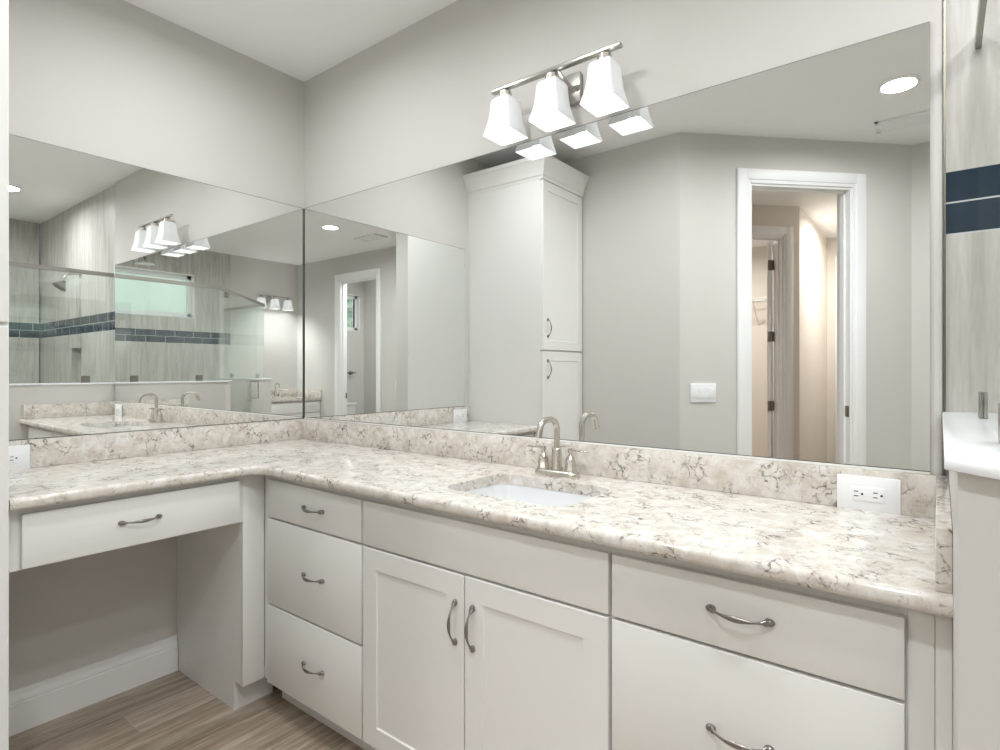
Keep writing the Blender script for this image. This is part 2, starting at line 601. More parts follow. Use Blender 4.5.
def casing(name, F, a, b, h, d_face, d_back, loc, label, w=0.088, parts=True, strike=None, both=True):
    """Doorway: jamb lining, casing on the room side (d_face) and the other side; opening a..b up to h."""
    r = s_root(name, loc, label)
    sgn = 1 if d_face > d_back else -1
    mb = MB()
    t = 0.019
    lbox(mb, F, a, a + t, d_back, d_face, 0, h - t)
    lbox(mb, F, b - t, b, d_back, d_face, 0, h - t)
    lbox(mb, F, a, b, d_back, d_face, h - t, h)
    dm = (d_face + d_back) / 2
    lbox(mb, F, a + t, a + t + 0.012, dm - 0.018, dm + 0.018, 0, h - t)
    lbox(mb, F, b - t - 0.012, b - t, dm - 0.018, dm + 0.018, 0, h - t)
    lbox(mb, F, a + t, b - t, dm - 0.018, dm + 0.018, h - t - 0.012, h - t)
    mb.build('jamb', M['trim'], r)
    for df, sg in (((d_face, sgn), (d_back, -sgn)) if both else ((d_face, sgn),)):
        mb = MB()
        for (e, q, th) in ((0.0, 0.0, 0.012), (0.022, 0.0012, 0.018)):
            d0, d1 = df, df + sg * th
            lbox(mb, F, a - w + 0.006 + q, a + 0.006 - e, min(d0, d1), max(d0, d1), 0, h + w - 0.006 - q, 0.002)
            lbox(mb, F, b - 0.006 + e, b + w - 0.006 - q, min(d0, d1), max(d0, d1), 0, h + w - 0.006 - q, 0.002)
            lbox(mb, F, a + 0.0062 - e, b - 0.0062 + e, min(d0, d1), max(d0, d1), h - 0.006 + e, h + w - 0.006 - q, 0.0015)
        mb.build('casing', M['trim'], r)
    if strike:
        s, z = strike
        mb = MB()
        if s == 'b':
            lbox(mb, F, b - t - 0.003, b - t, dm + 0.020, dm + 0.052, z - 0.035, z + 0.035, 0.001)
        else:
            lbox(mb, F, b - t - 0.003, b - t, dm - 0.052, dm - 0.020, z - 0.035, z + 0.035, 0.001)
        mb.build('strike_plate', M['bronze'], r)
    return r


casing('door_1', F45, 0.455, 1.165, 2.44, 0.0, -0.12, (1.86, -2.35, 0),
       'white cased doorway in the slanted wall, seen in the large mirror', strike=('b', 1.00))
casing('door_2', I4, 2.88, 3.615, 2.42, -2.90, -3.00, (3.22, -2.96, 0),
       'white cased doorway to the toilet room, seen twice reflected', strike=('a', 0.93))
d3 = casing('door_3', FA, 0.15, 0.86, 2.46, 0.0, 0.12, (1.2, -3.7, 0),
            'white cased closet doorway with its door open inward, beyond the slanted doorway')
# closet door leaf swung into the closet, hinges toward the hall
mb = MB()
lbox(mb, FA @ Matrix.Translation((0.190, 0.122, 0)) @ Matrix.Rotation(R(34), 4, 'Z'), 0.0, 0.036, 0.0, 0.66, 0.012, 2.43, 0.002)
leaf = mb.build('door_leaf', M['trim'], d3)
for z in (0.24, 0.94, 1.57, 2.22):
    mb = MB()
    lbox(mb, FA, 0.169, 0.228, 0.112, 0.1198, z - 0.045, z + 0.045, 0.0015)
    kn = FA @ Vector((0.199, 0.108, 0))
    mb.lathe([(0.008, z - 0.047), (0.008, z + 0.047)], (kn.x, kn.y, 0), 10)
    mb.build('hinge', M['bronze'], d3)
d4 = casing('door_4', frame((0, -5.56), 0), 1.72, 2.36, 2.44, 0.0, -0.08, (2.0, -5.56, 0),
            'white cased closed door at the end of the hall', both=False)
mb = MB()
mb.box(1.74, 2.34, -5.62, -5.58, 0.01, 2.42)
mb.build('door_leaf', M['trim'], d4)


def window(name, y0, y1, z0, z1, loc, label, pane_mat, frame_mat, fw=0.045, rail=None):
    r = s_root(name, loc, label)
    x = 4.57
    mb = MB()      # reveal lining
    t = 0.012
    mb.box(x - 0.002, x + 0.12, y0, y0 + t, z0, z1)
    mb.box(x - 0.002, x + 0.12, y1 - t, y1, z0, z1)
    mb.box(x - 0.002, x + 0.12, y0, y1, z1 - t, z1)
    mb.build('reveal', M['trim'], r)
    MB().box(x - 0.006, x + 0.12, y0, y1, z0, z0 + 0.014, 0.002).build('window_sill', M['cap'], r)
    mb = MB()
    a, b = x + 0.06, x + 0.11
    mb.box(a, b, y0 + t, y0 + t + fw, z0 + 0.014, z1 - t, 0.003)
    mb.box(a, b, y1 - t - fw, y1 - t, z0 + 0.014, z1 - t, 0.003)
    mb.box(a, b, y0 + t, y1 - t, z0 + 0.014, z0 + 0.014 + fw, 0.003)
    mb.box(a, b, y0 + t, y1 - t, z1 - t - fw, z1 - t, 0.003)
    mb.build('window_frame', frame_mat, r)
    if rail:
        MB().box(a + 0.008, b - 0.008, y0 + t + fw, y1 - t - fw, rail - 0.012, rail + 0.012, 0.002).build('meeting_rail', frame_mat, r)
        MB().box(a - 0.004, a + 0.006, y0 + t + fw, y0 + t + fw + 0.022, z0 + 0.014 + fw, z1 - t - fw).build('sash', M['black'], r)
    MB().box(a + 0.022, a + 0.028, y0 + t + fw, y1 - t - fw, z0 + 0.014 + fw, z1 - t - fw).build('pane', pane_mat, r)
    return r


window('window_1', -1.51, -0.228, 1.885, 2.41, (4.6, -0.87, 1.885), 'wide frosted shower window in a white frame', M['frost'], M['trim'])
window('window_2', -3.985, -3.40, 1.86, 2.42, (4.6, -3.7, 1.86), 'small clear window of the toilet room with dark sash', M['pane'], M['trim'],
       rail=2.24)

# ------------------------------------------------------------------ handles


def bow_handle(p, along, out, L=0.106, proj=0.023, down=None):
    """Arched pull with flattened oval ends; p = centre on the face."""
    p, a, o = Vector(p), Vector(along).normalized(), Vector(out).normalized()
    mb = MB()
    pts, rad = [], []
    n = 22
    for i in range(n + 1):
        t = -1 + 2 * i / n
        h = proj * (1 - abs(t) ** 2.2)
        pts.append(p + a * (t * L / 2) + o * (0.005 + h))
        w = 0.0024 + 0.0034 * math.exp(-(t / 0.38) ** 2)
        fl = 0.0052 * math.exp(-((abs(t) - 0.95) / 0.10) ** 2)
        rad.append((0.0022 + 0.0010 * math.exp(-(t / 0.4) ** 2) + fl * 0.4, w + fl))
    mb.sweep(pts, rad, 12, up=o)
    for s in (-1, 1):
        c = p + a * (s * L / 2 * 1.0)
        rings = []
        side = a.cross(o)
        for k, (q, sc) in enumerate(((0.0, 1.0), (0.004, 1.0), (0.0075, 0.8), (0.009, 0.45))):
            rings.append([c + o * q + a * (0.0095 * sc * math.cos(2 * PI * j / 16)) + side * (0.0072 * sc * math.sin(2 * PI * j / 16)) for j in range(16)])
        mb.rings(rings)
    return mb


# ------------------------------------------------------------------ vanity cabinets
FY = -0.545      # face of drawer fronts
FF = -0.525      # face frame


def slab_front(x0, x1, z0, z1):
    return MB().box(x0, x1, FF - 0.0005, FY, z0, z1, 0.0018)


def shaker(u0, u1, z0, z1, place, th=0.020, fw=0.062, rec=0.005):
    """Recessed-panel door; place(u, d, z) -> world, d = 0 back .. th front."""
    mb = MB()
    t = bmesh.new()

    def q(u, d, z):
        return t.verts.new(place(u, d, z))
    o = [(u0, z0), (u1, z0), (u1, z1), (u0, z1)]
    a = [(u0 + fw, z0 + fw), (u1 - fw, z0 + fw), (u1 - fw, z1 - fw), (u0 + fw, z1 - fw)]
    bv = 0.0018
    of = [(u0 + bv, z0 + bv), (u1 - bv, z0 + bv), (u1 - bv, z1 - bv), (u0 + bv, z1 - bv)]
    k = 0.003
    b = [(u0 + fw + k, z0 + fw + k), (u1 - fw - k, z0 + fw + k), (u1 - fw - k, z1 - fw - k), (u0 + fw + k, z1 - fw - k)]
    L = [[q(u, 0, z) for u, z in o], [q(u, th - bv, z) for u, z in o], [q(u, th, z) for u, z in of],
         [q(u, th, z) for u, z in a], [q(u, th - rec, z) for u, z in b]]
    for i in range(4):
        for j in range(4):
            t.faces.new((L[i][j], L[i][(j + 1) % 4], L[i + 1][(j + 1) % 4], L[i + 1][j]))
    t.faces.new(L[0][::-1])
    t.faces.new(L[-1])
    bmesh.ops.recalc_face_normals(t, faces=t.faces)
    mb._add(t)
    return mb


def front_place(u, d, z):
    return Vector((u, FF - 0.0005 - d, z))


def cab_body(x0, x1, parent, hollow=False, y_back=-0.003):
    mb = MB()
    if hollow:
        mb.box(x0, x0 + 0.018, FF + 0.018, y_back, 0.108, 0.886)
        mb.box(x1 - 0.018, x1, FF + 0.018, y_back, 0.108, 0.886)
        mb.box(x0, x1, FF, FF + 0.018, 0.108, 0.886)
        mb.box(x0 + 0.018, x1 - 0.018, FF + 0.018, y_back, 0.108, 0.126)
        mb.box(x0 + 0.018, x1 - 0.018, y_back - 0.008, y_back, 0.126, 0.886)
    else:
        mb.box(x0, x1, FF, y_back, 0.108, 0.886)
    mb.build('body', M['cab'], parent)
    MB().box(x0, x1, -0.455, y_back - 0.002, 0.0, 0.1078).build('toe_kick', M['cab'], parent)


def drawer(x0, x1, z0, z1, parent, hx=None, hz=None):
    d = slab_front(x0, x1, z0, z1).build('drawer', M['cab'], parent)
    bow_handle(((x0 + x1) / 2 if hx is None else hx, FY - 0.0005, (z0 + z1) / 2 if hz is None else hz), (1, 0, 0), (0, -1, 0)).build('handle', M['pewter'], d)


c1 = thing('drawer_cabinet', 'white vanity cabinet with three stacked drawers at the inside corner', 'cabinet', (0.85, -0.26, 0))
cab_body(0.5455, 1.1385, c1)
drawer(0.594, 1.134, 0.727, 0.862, c1, 0.884, 0.795)
drawer(0.594, 1.134, 0.4105, 0.720, c1, 0.884, 0.565)
drawer(0.594, 1.134, 0.116, 0.4035, c1, 0.884, 0.260)

c2 = thing('sink_cabinet', 'white vanity cabinet with two panelled doors below the sink', 'cabinet', (1.56, -0.26, 0))
cab_body(1.1395, 1.9855, c2, True)
slab_front(1.144, 1.981, 0.727, 0.862).build('false_front', M['cab'], c2)
for (a, b, hx) in ((1.144, 1.5585, 1.530), (1.5625, 1.981, 1.592)):
    d = shaker(a, b, 0.116, 0.720, front_place).build('door', M['cab'], c2)
    bow_handle((hx, FY - 0.0005, 0.590), (0, 0, 1), (0, -1, 0)).build('handle', M['pewter'], d)

c3 = thing('drawer_cabinet', 'white vanity cabinet with wide drawers beside the pony wall', 'cabinet', (2.27, -0.26, 0))
cab_body(1.9865, 2.5747, c3)
drawer(1.990, 2.5135, 0.727, 0.862, c3, 2.257, 0.800)
drawer(1.990, 2.5135, 0.4105, 0.720, c3, 2.257, 0.566)
drawer(1.990, 2.5135, 0.116, 0.4035, c3, 2.257, 0.26)
mb = MB()
mb.box(2.517, 2.552, FF - 0.004, FF + 0.001, 0.108, 0.886, 0.001)
mb.box(2.554, 2.5747, FF - 0.003, FF + 0.001, 0.108, 0.886, 0.001)
mb.build('filler_strip', M['cab'], c3)

# makeup desk along the left wall
dk = thing('makeup_desk', 'white knee-space desk with one wide drawer under the left mirror', 'desk', (0.27, -0.95, 0))
MB().box(0.10, 0.545, -1.279, -0.611, 0.712, 0.886).build('apron', M['cab'], dk)
dd = MB().box(0.5455, 0.565, -1.247, -0.632, 0.718, 0.868, 0.0018).build('drawer', M['cab'], dk)
bow_handle((0.5655, -0.955, 0.795), (0, 1, 0), (1, 0, 0)).build('handle', M['pewter'], dd)
mb = MB()
sp = [(0.001, 0.0), (0.482, 0.0), (0.482, 0.108), (0.527, 0.108), (0.527, 0.886), (0.001, 0.886)]
mb.rings([[Vector((x, y, z)) for x, z in sp] for y in (-0.610, -0.594)])
mb.build('side_panel', M['cab'], dk)
MB().box(0.527, 0.545, -0.610, -0.5265, 0.108, 0.886, 0.001).build('stile', M['cab'], dk)
MB().box(0.470, 0.4815, -0.5935, -0.456, 0.0, 0.1075).build('toe_kick', M['cab'], dk)

# ------------------------------------------------------------------ countertop with sink cut-out
TOP, BOT = 0.920, 0.888


def countertop():
    out = [(0.0, 0.0), (0.0, -1.2795), (0.598, -1.2795)]
    r = 0.075
    cx, cy = 0.598 + r, -0.583 - r
    for i in range(0, 9):
        a = R(180 - 90 * i / 8)
        out.append((cx + r * math.cos(a), cy + r * math.sin(a)))
    out += [(2.5747, -0.583), (2.5747, 0.0)]
    hole = rrect(1.393, 1.812, -0.462, -0.165, 0.055, 6)
    t = bmesh.new()
    ov = [t.verts.new((x, y, TOP)) for x, y in out]
    hv = [t.verts.new((x, y, TOP)) for x, y in hole]
    es = [t.edges.new((ov[i], ov[(i + 1) % len(ov)])) for i in range(len(ov))]
    es += [t.edges.new((hv[i], hv[(i + 1) % len(hv)])) for i in range(len(hv))]
    bmesh.ops.triangle_fill(t, edges=es, use_beauty=True)
    bmesh.ops.dissolve_limit(t, angle_limit=0.001, verts=t.verts, edges=[e for e in t.edges if len(e.link_faces) == 2], delimit=set())
    fs = list(t.faces)
    ret = bmesh.ops.extrude_face_region(t, geom=fs)
    for v in ret['geom']:
        if isinstance(v, bmesh.types.BMVert):
            v.co.z = BOT
    bmesh.ops.recalc_face_normals(t, faces=t.faces)
    ed = []
    for e in t.edges:
        a, b = e.verts[0].co, e.verts[1].co
        if abs(a.z - b.z) > 1e-5:
            continue
        m = (a + b) / 2
        front = (m.y < -0.57 and m.x > 0.59 and m.x < 2.57 and m.y > -1.29) or (abs(m.x - 0.598) < 0.002 and -1.29 < m.y)
        if front and len(e.link_faces) == 2 and e.calc_face_angle(0) > 0.5:
            ed.append(e)
    bmesh.ops.bevel(t, geom=ed, offset=0.0115, segments=4, affect='EDGES', profile=0.5)
    mb = MB()
    mb._add(t)
    return mb


tag(countertop().build('countertop', M['quartz']), 'L-shaped speckled cream quartz countertop over the vanity and desk', 'countertop')
tag(MB().box(0.0005, 0.020, -1.2795, -0.0005, TOP + 0.0003, 1.020, 0.0015).build('backsplash', M['quartz']),
    'long quartz backsplash strip below the left mirror', 'backsplash')
tag(MB().box(0.0205, 2.5525, -0.020, -0.0005, TOP + 0.0003, 1.020, 0.0015).build('backsplash', M['quartz']),
    'longest quartz backsplash strip behind the faucet, below the large mirror', 'backsplash')
tag(MB().box(2.553, 2.5747, -0.562, -0.0005, TOP + 0.0003, 1.020, 0.002).build('backsplash', M['quartz']),
    'short quartz side splash at the right end of the counter against the pony wall', 'backsplash')

# undermount basin
sk = thing('sink', 'white rectangular undermount sink in the counter below the faucet', 'sink', (1.59, -0.313, 0.73))


def ring(x0, x1, y0, y1, r, z):
    return [Vector((x, y, z)) for x, y in rrect(x0, x1, y0, y1, r, 6)]


mb = MB()
mb.rings([ring(1.45, 1.73, -0.38, -0.24, 0.04, 0.738), ring(1.397, 1.808, -0.458, -0.169, 0.055, 0.780),
          ring(1.387, 1.818, -0.468, -0.159, 0.058, 0.868), ring(1.375, 1.830, -0.480, -0.147, 0.06, 0.870), ring(1.375, 1.830, -0.480, -0.147, 0.06, 0.8875),
          ring(1.391, 1.814, -0.464, -0.163, 0.057, 0.8875), ring(1.395, 1.810, -0.460, -0.167, 0.055, 0.870),
          ring(1.407, 1.798, -0.448, -0.179, 0.05, 0.790), ring(1.430, 1.775, -0.425, -0.202, 0.05, 0.762),
          ring(1.46, 1.72, -0.375, -0.25, 0.045, 0.752), ring(1.565, 1.615, -0.338, -0.288, 0.02, 0.748)])
mb.build('basin', M['porcelain'], sk)
MB().lathe([(0.024, 0.7485), (0.024, 0.751), (0.018, 0.752), (0.008, 0.751)], (1.59, -0.313, 0), 20).build('drain', M['nickel'], sk)

# faucet
fx, fy = 1.563, -0.088


def faucet(label, loc, rz=0.0):
    f = thing('faucet', label, 'faucet', loc, rz)
    mwi = MW[f.name]

    def w(x, y, z):
        return mwi @ Vector((x, y, z))
    mb = MB()
    rgs = []
    for (gx, gy, z) in ((0.080, 0.026, 0.0), (0.081, 0.027, 0.004), (0.079, 0.0255, 0.014), (0.073, 0.021, 0.019), (0.066, 0.016, 0.020)):
        rgs.append([w(x, y, z) for x, y in rrect(-gx, gx, -gy, gy, min(gy * 0.98, 0.024), 8)])
    mb.rings(rgs)
    mb.build('base_plate', M['nickel'], f)
    mb = MB()
    mb.lathe([(0.0185, 0.018), (0.0185, 0.024), (0.0165, 0.028), (0.0160, 0.082), (0.0145, 0.088), (0.0115, 0.091)], (0, 0, 0), 10, mat=mwi)
    pts = [(0, 0, 0.088), (0, 0, 0.12), (0, 0, 0.148)]
    for i in range(1, 8):
        a = R(90 * i / 7)
        pts.append((0, -0.038 + 0.038 * math.cos(a), 0.148 + 0.038 * math.sin(a)))
    pts += [(0, -0.062, 0.185)]
    for i in range(1, 8):
        a = R(70 * i / 7)
        pts.append((0, -0.066 - 0.034 * math.sin(a), 0.151 + 0.034 * math.cos(a)))
    a = R(70)
    e = Vector((0, -0.066 - 0.034 * math.sin(a), 0.151 + 0.034 * math.cos(a)))
    dv = Vector((0, -math.cos(a), -math.sin(a)))
    pts += [tuple(e + dv * 0.012), tuple(e + dv * 0.032)]
    mb.sweep([w(*p) for p in pts], 0.0102, 16, up=Vector((1, 0, 0)))
    mb.build('spout', M['nickel'], f)
    for s in (-1, 1):
        mb = MB()
        mb.lathe([(0.0210, 0.018), (0.0210, 0.024), (0.0185, 0.028), (0.0175, 0.050), (0.0135, 0.062), (0.0065, 0.070), (0.006, 0.078), (0.0085, 0.081), (0.0085, 0.091), (0.004, 0.093)],
                 (s * 0.052, 0.0, 0), 8, mat=mwi)
        h = mb.build('handle', M['nickel'], f)
        mb = MB()
        mb.sweep([w(s * 0.048, 0, 0.087), w(s * 0.075, 0, 0.088), w(s * 0.105, 0, 0.0865), w(s * 0.118, 0, 0.086)],
                 [(0.0045, 0.006), (0.004, 0.0065), (0.0035, 0.006), (0.002, 0.003)], 10)
        mb.build('lever', M['nickel'], h)
    mb = MB()
    mb.sweep([w(0, 0.020, 0.018), w(0, 0.020, 0.06)], 0.003, 8, up=Vector((1, 0, 0)))
    mb.lathe([(0.005, 0.06), (0.006, 0.066), (0.003, 0.072)], (0, 0.020, 0), 10, mat=mwi)
    mb.build('lift_rod', M['nickel'], f)
    return f


faucet('brushed nickel two-handle faucet behind the sink, before the large mirror', (fx, fy, TOP + 0.0004))

# ------------------------------------------------------------------ mirrors
mr = thing('mirror', 'long frameless mirror on the back wall above the sink', 'mirror', (1.28, 0, 1.02))


def mirror_box(x0, x1, y0, y1, z0, z1, face):
    mb = MB()
    mb.box(x0, x1, y0, y1, z0, z1)
    mb.b.normal_update()
    for f in mb.b.faces:
        f.material_index = 0 if f.normal.dot(Vector(face)) > 0.9 else 1
    return mb


mirror_box(0.0165, 2.540, -0.006, -0.0008, 1.024, 2.083, (0, -1, 0)).build('glass', [M['mirror'], M['seal']], mr)
MB().box(0.0062, 0.0160, -0.0062, -0.0008, 1.021, 2.083).build('corner_seal', M['seal'], mr)  # dark strip drawn in for the dark gap between the two mirrors
mb = MB()
mb.box(0.0165, 2.540, -0.010, -0.0062, 1.0204, 1.0262, 0.0006)
mb.build('channel', M['reveal'], mr)
MB().box(0.0165, 2.540, -0.0066, -0.0061, 1.0264, 1.0284).build('lower_edge', M['seal'], mr)  # dark strip paints in the gap's reflection at the bottom of the glass
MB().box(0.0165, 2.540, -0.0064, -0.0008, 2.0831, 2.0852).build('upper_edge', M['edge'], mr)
mr2 = thing('mirror', 'frameless mirror on the left wall above the makeup desk', 'mirror', (0, -0.62, 1.02))
mirror_box(0.0008, 0.006, -1.2375, -0.0065, 1.0212, 2.083, (1, 0, 0)).build('glass', [M['mirror'], M['seal']], mr2)

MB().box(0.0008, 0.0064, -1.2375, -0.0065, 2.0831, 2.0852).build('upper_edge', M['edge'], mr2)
MB().box(0.0061, 0.0066, -1.2375, -0.0070, 1.0213, 1.0228).build('lower_edge', M['seal'], mr2)  # painted reflection of the gap below, on the left mirror

# ------------------------------------------------------------------ vanity light fixtures


def shade_rings(cx, cy, prof):
    rg = []
    for (w, z) in prof:
        rg.append([Vector((cx + x, cy + y, z)) for x, y in rrect(-w, w, -w, w, w * 0.10, 3)])
    return rg


def vanity_light(label, loc, rz=0.0, bulb='bulb'):
    """local: wall at y = 0, room toward -y, origin at bar centre height."""
    v = thing('vanity_light', label, 'light fixture', loc, rz)
    mwi = MW[v.name]

    def T(mb):
        mb.b.transform(mwi)
        return mb
    T(MB().box(-0.060, 0.060, -0.022, -0.0008, -0.105, -0.004, 0.004)).build('backplate', M['satin'], v)
    mb = MB()
    mb.box(-0.247, 0.247, -0.112, -0.090, -0.024, -0.012, 0.0015)
    for sx in (-0.03, 0.03):
        mb.sweep([(sx, -0.020, -0.060), (sx * 0.8, -0.06, -0.036), (sx * 0.6, -0.098, -0.020)], 0.005, 8)
    T(mb).build('bar', M['satin'], v)
    mb = MB()
    mb.lathe([(0.004, 0.0), (0.004, 0.014), (0.001, 0.016)], (0, 0, 0), 10, mat=Matrix.Translation((0.022, -0.022, -0.055)) @ Matrix.Rotation(R(90), 4, 'X'))
    T(mb).build('screw', M['chrome'], v)
    for sx in (-0.191, 0.0, 0.191):
        cy = -0.100
        mb = MB()
        mb.lathe([(0.012, -0.0235), (0.015, -0.028), (0.022, -0.033), (0.0225, -0.058), (0.018, -0.062)], (sx, cy, 0), 20)
        sk_ = T(mb).build('socket', M['nickel'], v)
        mb = MB()
        outer = [(0.027, -0.0535), (0.0350, -0.060), (0.0385, -0.072), (0.0405, -0.100), (0.0435, -0.128), (0.0500, -0.158), (0.0585, -0.187)]
        inner = [(w - 0.003, z) for w, z in outer[::-1]]
        inner[-1] = (0.0245, -0.0565)
        mb.rings(shade_rings(sx, cy, outer + inner), cap=False)
        T(mb).build('shade', M['shade'], v)
        mb = MB()
        pr = [(0.010, -0.060), (0.012, -0.085), (0.018, -0.100)]
        for i in range(0, 9):
            a = R(-50 + 140 * i / 8)
            pr.append((max(0.001, 0.029 * math.cos(a)), -0.135 - 0.029 * math.sin(a)))
        mb.lathe(pr, (sx, cy, 0), 20)
        T(mb).build('bulb', M[bulb], v)
    return v


vanity_light('three-shade nickel light bar above the large mirror', (1.552, 0.0, 2.265))
vanity_light('three-shade light bar above the second sink, seen in the mirrors', (4.57, -2.50, 2.265), R(-90), 'bulb_far')

# ------------------------------------------------------------------ outlets and switches


def plate_outlet(label, mw):
    """local: x along, z up, front toward -y."""
    r = bpy.data.objects.new('outlet', None)
    r.empty_display_size = 0.03
    COL.objects.link(r)
    r.matrix_world = mw
    MW[r.name] = mw
    tag(r, label, 'outlet')

    def T(mb):
        mb.b.transform(mw)
        return mb
    T(MB().box(-0.066, 0.066, -0.006, 0.0, -0.043, 0.043, 0.0022)).build('plate', M['plastic'], r)
    c = T(MB().box(-0.034, 0.034, -0.0085, -0.0055, -0.017, 0.017, 0.0008)).build('receptacle', M['plastic'], r)
    for cx in (-0.018, 0.022):
        T(MB().box(cx - 0.011, cx - 0.002, -0.0088, -0.0083, 0.0045, 0.0068)).build('slot', M['dark'], c)
        T(MB().box(cx - 0.011, cx - 0.002, -0.0088, -0.0083, -0.0068, -0.0045)).build('slot', M['dark'], c)
        T(MB().lathe([(0.0028, 0), (0.0028, 0.0005)], (0, 0, 0), 12, mat=Matrix.Translation((cx + 0.006, -0.0083, 0.0)) @ Matrix.Rotation(R(90), 4, 'X'))).build('ground_hole', M['dark'], c)
    for sx in (-0.049, 0.049):
        mb = MB()
        mb.lathe([(0.003, 0), (0.003, 0.0008)], (0, 0, 0), 10, mat=Matrix.Translation((sx, -0.0058, 0)) @ Matrix.Rotation(R(90), 4, 'X'))
        T(mb).build('screw', M['plastic'], r)
    return r


plate_outlet('white outlet plate on the backsplash at the right end of the counter', Matrix.Translation((2.419, -0.0203, 0.961)))
plate_outlet('white outlet plate on the left backsplash beside the tall cabinet',
             Matrix.Translation((0.0203, -1.174, 0.961)) @ Matrix.Rotation(R(90), 4, 'Z'))

sw = bpy.data.objects.new('switch_plate', None)
sw.empty_display_size = 0.03
COL.objects.link(sw)
swm = F45 @ Matrix.Translation((0.150, 0.0006, 1.125)) @ Matrix.Rotation(R(180), 4, 'Z')
sw.matrix_world = swm
MW[sw.name] = swm
tag(sw, 'white triple rocker switch plate on the slanted wall left of the doorway', 'switch')
mb = MB().box(-0.083, 0.083, -0.007, 0.0, -0.059, 0.059, 0.0022)
mb.b.transform(swm)
mb.build('plate', M['plastic'], sw)
for sx in (-0.046, 0.0, 0.046):
    mb = MB().box(sx - 0.0165, sx + 0.0165, -0.0105, -0.0065, -0.033, 0.033, 0.001)
    mb.box(sx - 0.0165, sx + 0.0165, -0.0075, -0.0066, -0.0365, -0.0335)
    mb.b.transform(swm)
    mb.build('rocker', M['plastic'], sw)

# ------------------------------------------------------------------ tall linen cabinet
lc = thing('linen_cabinet', 'tall white linen cabinet with crown moulding, at the left end of the desk', 'cabinet', (0.3, -1.54, 0))
MB().box(0.001, 0.592, -1.7785, -1.281, 0.108, 2.47).build('body', M['cab'], lc)
MB().box(0.001, 0.525, -1.7785, -1.283, 0.0, 0.1078).build('toe_kick', M['cab'], lc)
rgs = []
for o_, z in ((0.0015, 2.452), (0.005, 2.470), (0.012, 2.476), (0.014, 2.492), (0.022, 2.515), (0.038, 2.545), (0.047, 2.560), (0.051, 2.563), (0.051, 2.585)):
    rgs.append([Vector(p) for p in ((0.001, -1.7785, z), (0.612 + o_, -1.7785, z), (0.612 + o_, -1.281 + o_, z), (0.001, -1.281 + o_, z))])
MB().rings(rgs).build('crown', M['cab'], lc)


def lc_place(u, d, z):
    return Vector((0.5925 + d, u, z))


for (z0, z1, hz) in ((1.392, 2.448, 1.53), (0.118, 1.383, 1.272)):
    d = shaker(-1.772, -1.285, z0, z1, lc_place, fw=0.058).build('door', M['cab'], lc)
    bow_handle((0.613, -1.335, hz), (0, 0, 1), (1, 0, 0)).build('handle', M['pewter'], d)

# ------------------------------------------------------------------ shower enclosure
HZ0, HZ1 = 1.999, 2.030
ss = thing('shower_screen', 'fixed clear glass shower panels on the pony walls under a metal header rail', 'shower screen', (2.632, -0.45, 1.168))


def gpanel(p, q, z0, z1, th=0.009):
    p, q = Vector((*p, 0)), Vector((*q, 0))
    d = (q - p).normalized()
    n = Vector((-d.y, d.x, 0)) * (th / 2)
    poly = [p + n, q + n, q - n, p - n]
    return MB().prism([(v.x, v.y) for v in poly], z0, z1)


A0, A1 = (2.632, 0.013), (2.632, -0.860)
D0, D1 = (2.738, -0.966), (3.425, -1.653)
B0, B1 = (3.642, -1.870), (4.569, -1.870)
gpanel(A0, A1, 1.1692, HZ0).build('glass_panel', M['glass'], ss)
gpanel((2.636, -0.864), (2.734, -0.962), 1.1692, HZ0).build('glass_panel', M['glass'], ss)
gpanel((3.430, -1.658), (3.637, -1.865), 1.1692, HZ0).build('glass_panel', M['glass'], ss)
gpanel(B0, B1, 1.1692, HZ0).build('glass_panel', M['glass'], ss)
mb = MB()
hw = 0.010


def offs(pts, w):
    out = []
    for i, p in enumerate(pts):
        p = Vector(p)
        a = (Vector(pts[i]) - Vector(pts[i - 1])).normalized() if i > 0 else None
        b = (Vector(pts[i + 1]) - Vector(pts[i])).normalized() if i < len(pts) - 1 else None
        na = Vector((-a.y, a.x)) if a else None
        nb_ = Vector((-b.y, b.x)) if b else None
        if na and nb_:
            m = (na + nb_).normalized()
            out.append(p + m * (w / m.dot(na)))
        else:
            out.append(p + (na or nb_) * w)
    return out


hp = [(2.632, 0.0155), (2.632, -0.860), (3.642, -1.870), (4.5695, -1.870)]
L_, R_ = offs(hp, hw), offs(hp, -hw)
mb.rings([[Vector((l.x, l.y, HZ0)), Vector((l.x, l.y, HZ1)), Vector((r.x, r.y, HZ1)), Vector((r.x, r.y, HZ0))] for l, r in zip(L_, R_)])
mb.build('header_rail', M['satin'], ss)
for (cx, cy, n) in ((2.632, -0.172, 'x'), (2.632, -0.685, 'x'), (3.78, -1.87, 'y'), (4.38, -1.87, 'y')):
    mb = MB()
    if n == 'x':
        mb.box(cx - 0.011, cx - 0.0046, cy - 0.026, cy + 0.026, 1.1687, 1.222, 0.0015)
        mb.box(cx + 0.0046, cx + 0.011, cy - 0.026, cy + 0.026, 1.1687, 1.222, 0.0015)
    else:
        mb.box(cx - 0.026, cx + 0.026, cy - 0.011, cy - 0.0046, 1.1687, 1.222, 0.0015)
        mb.box(cx - 0.026, cx + 0.026, cy + 0.0046, cy + 0.011, 1.1687, 1.222, 0.0015)
    mb.build('clamp', M['pewter'], ss)
sd = thing('shower_door', 'frameless clear glass shower door across the slanted corner', 'shower door', (3.08, -1.31, 0))
gpanel(D0, D1, 0.012, HZ0 - 0.005).build('glass', M['glass'], sd)
mb = MB()
FD = frame(D0, -45)
for zz in (HZ0 - 0.055, 0.012):
    lbox(mb, FD, 0.005, 0.075, -0.010, 0.010, zz, zz + 0.048, 0.002)
mb.build('pivot_hinge', M['bronze'], sd)
mb = MB()
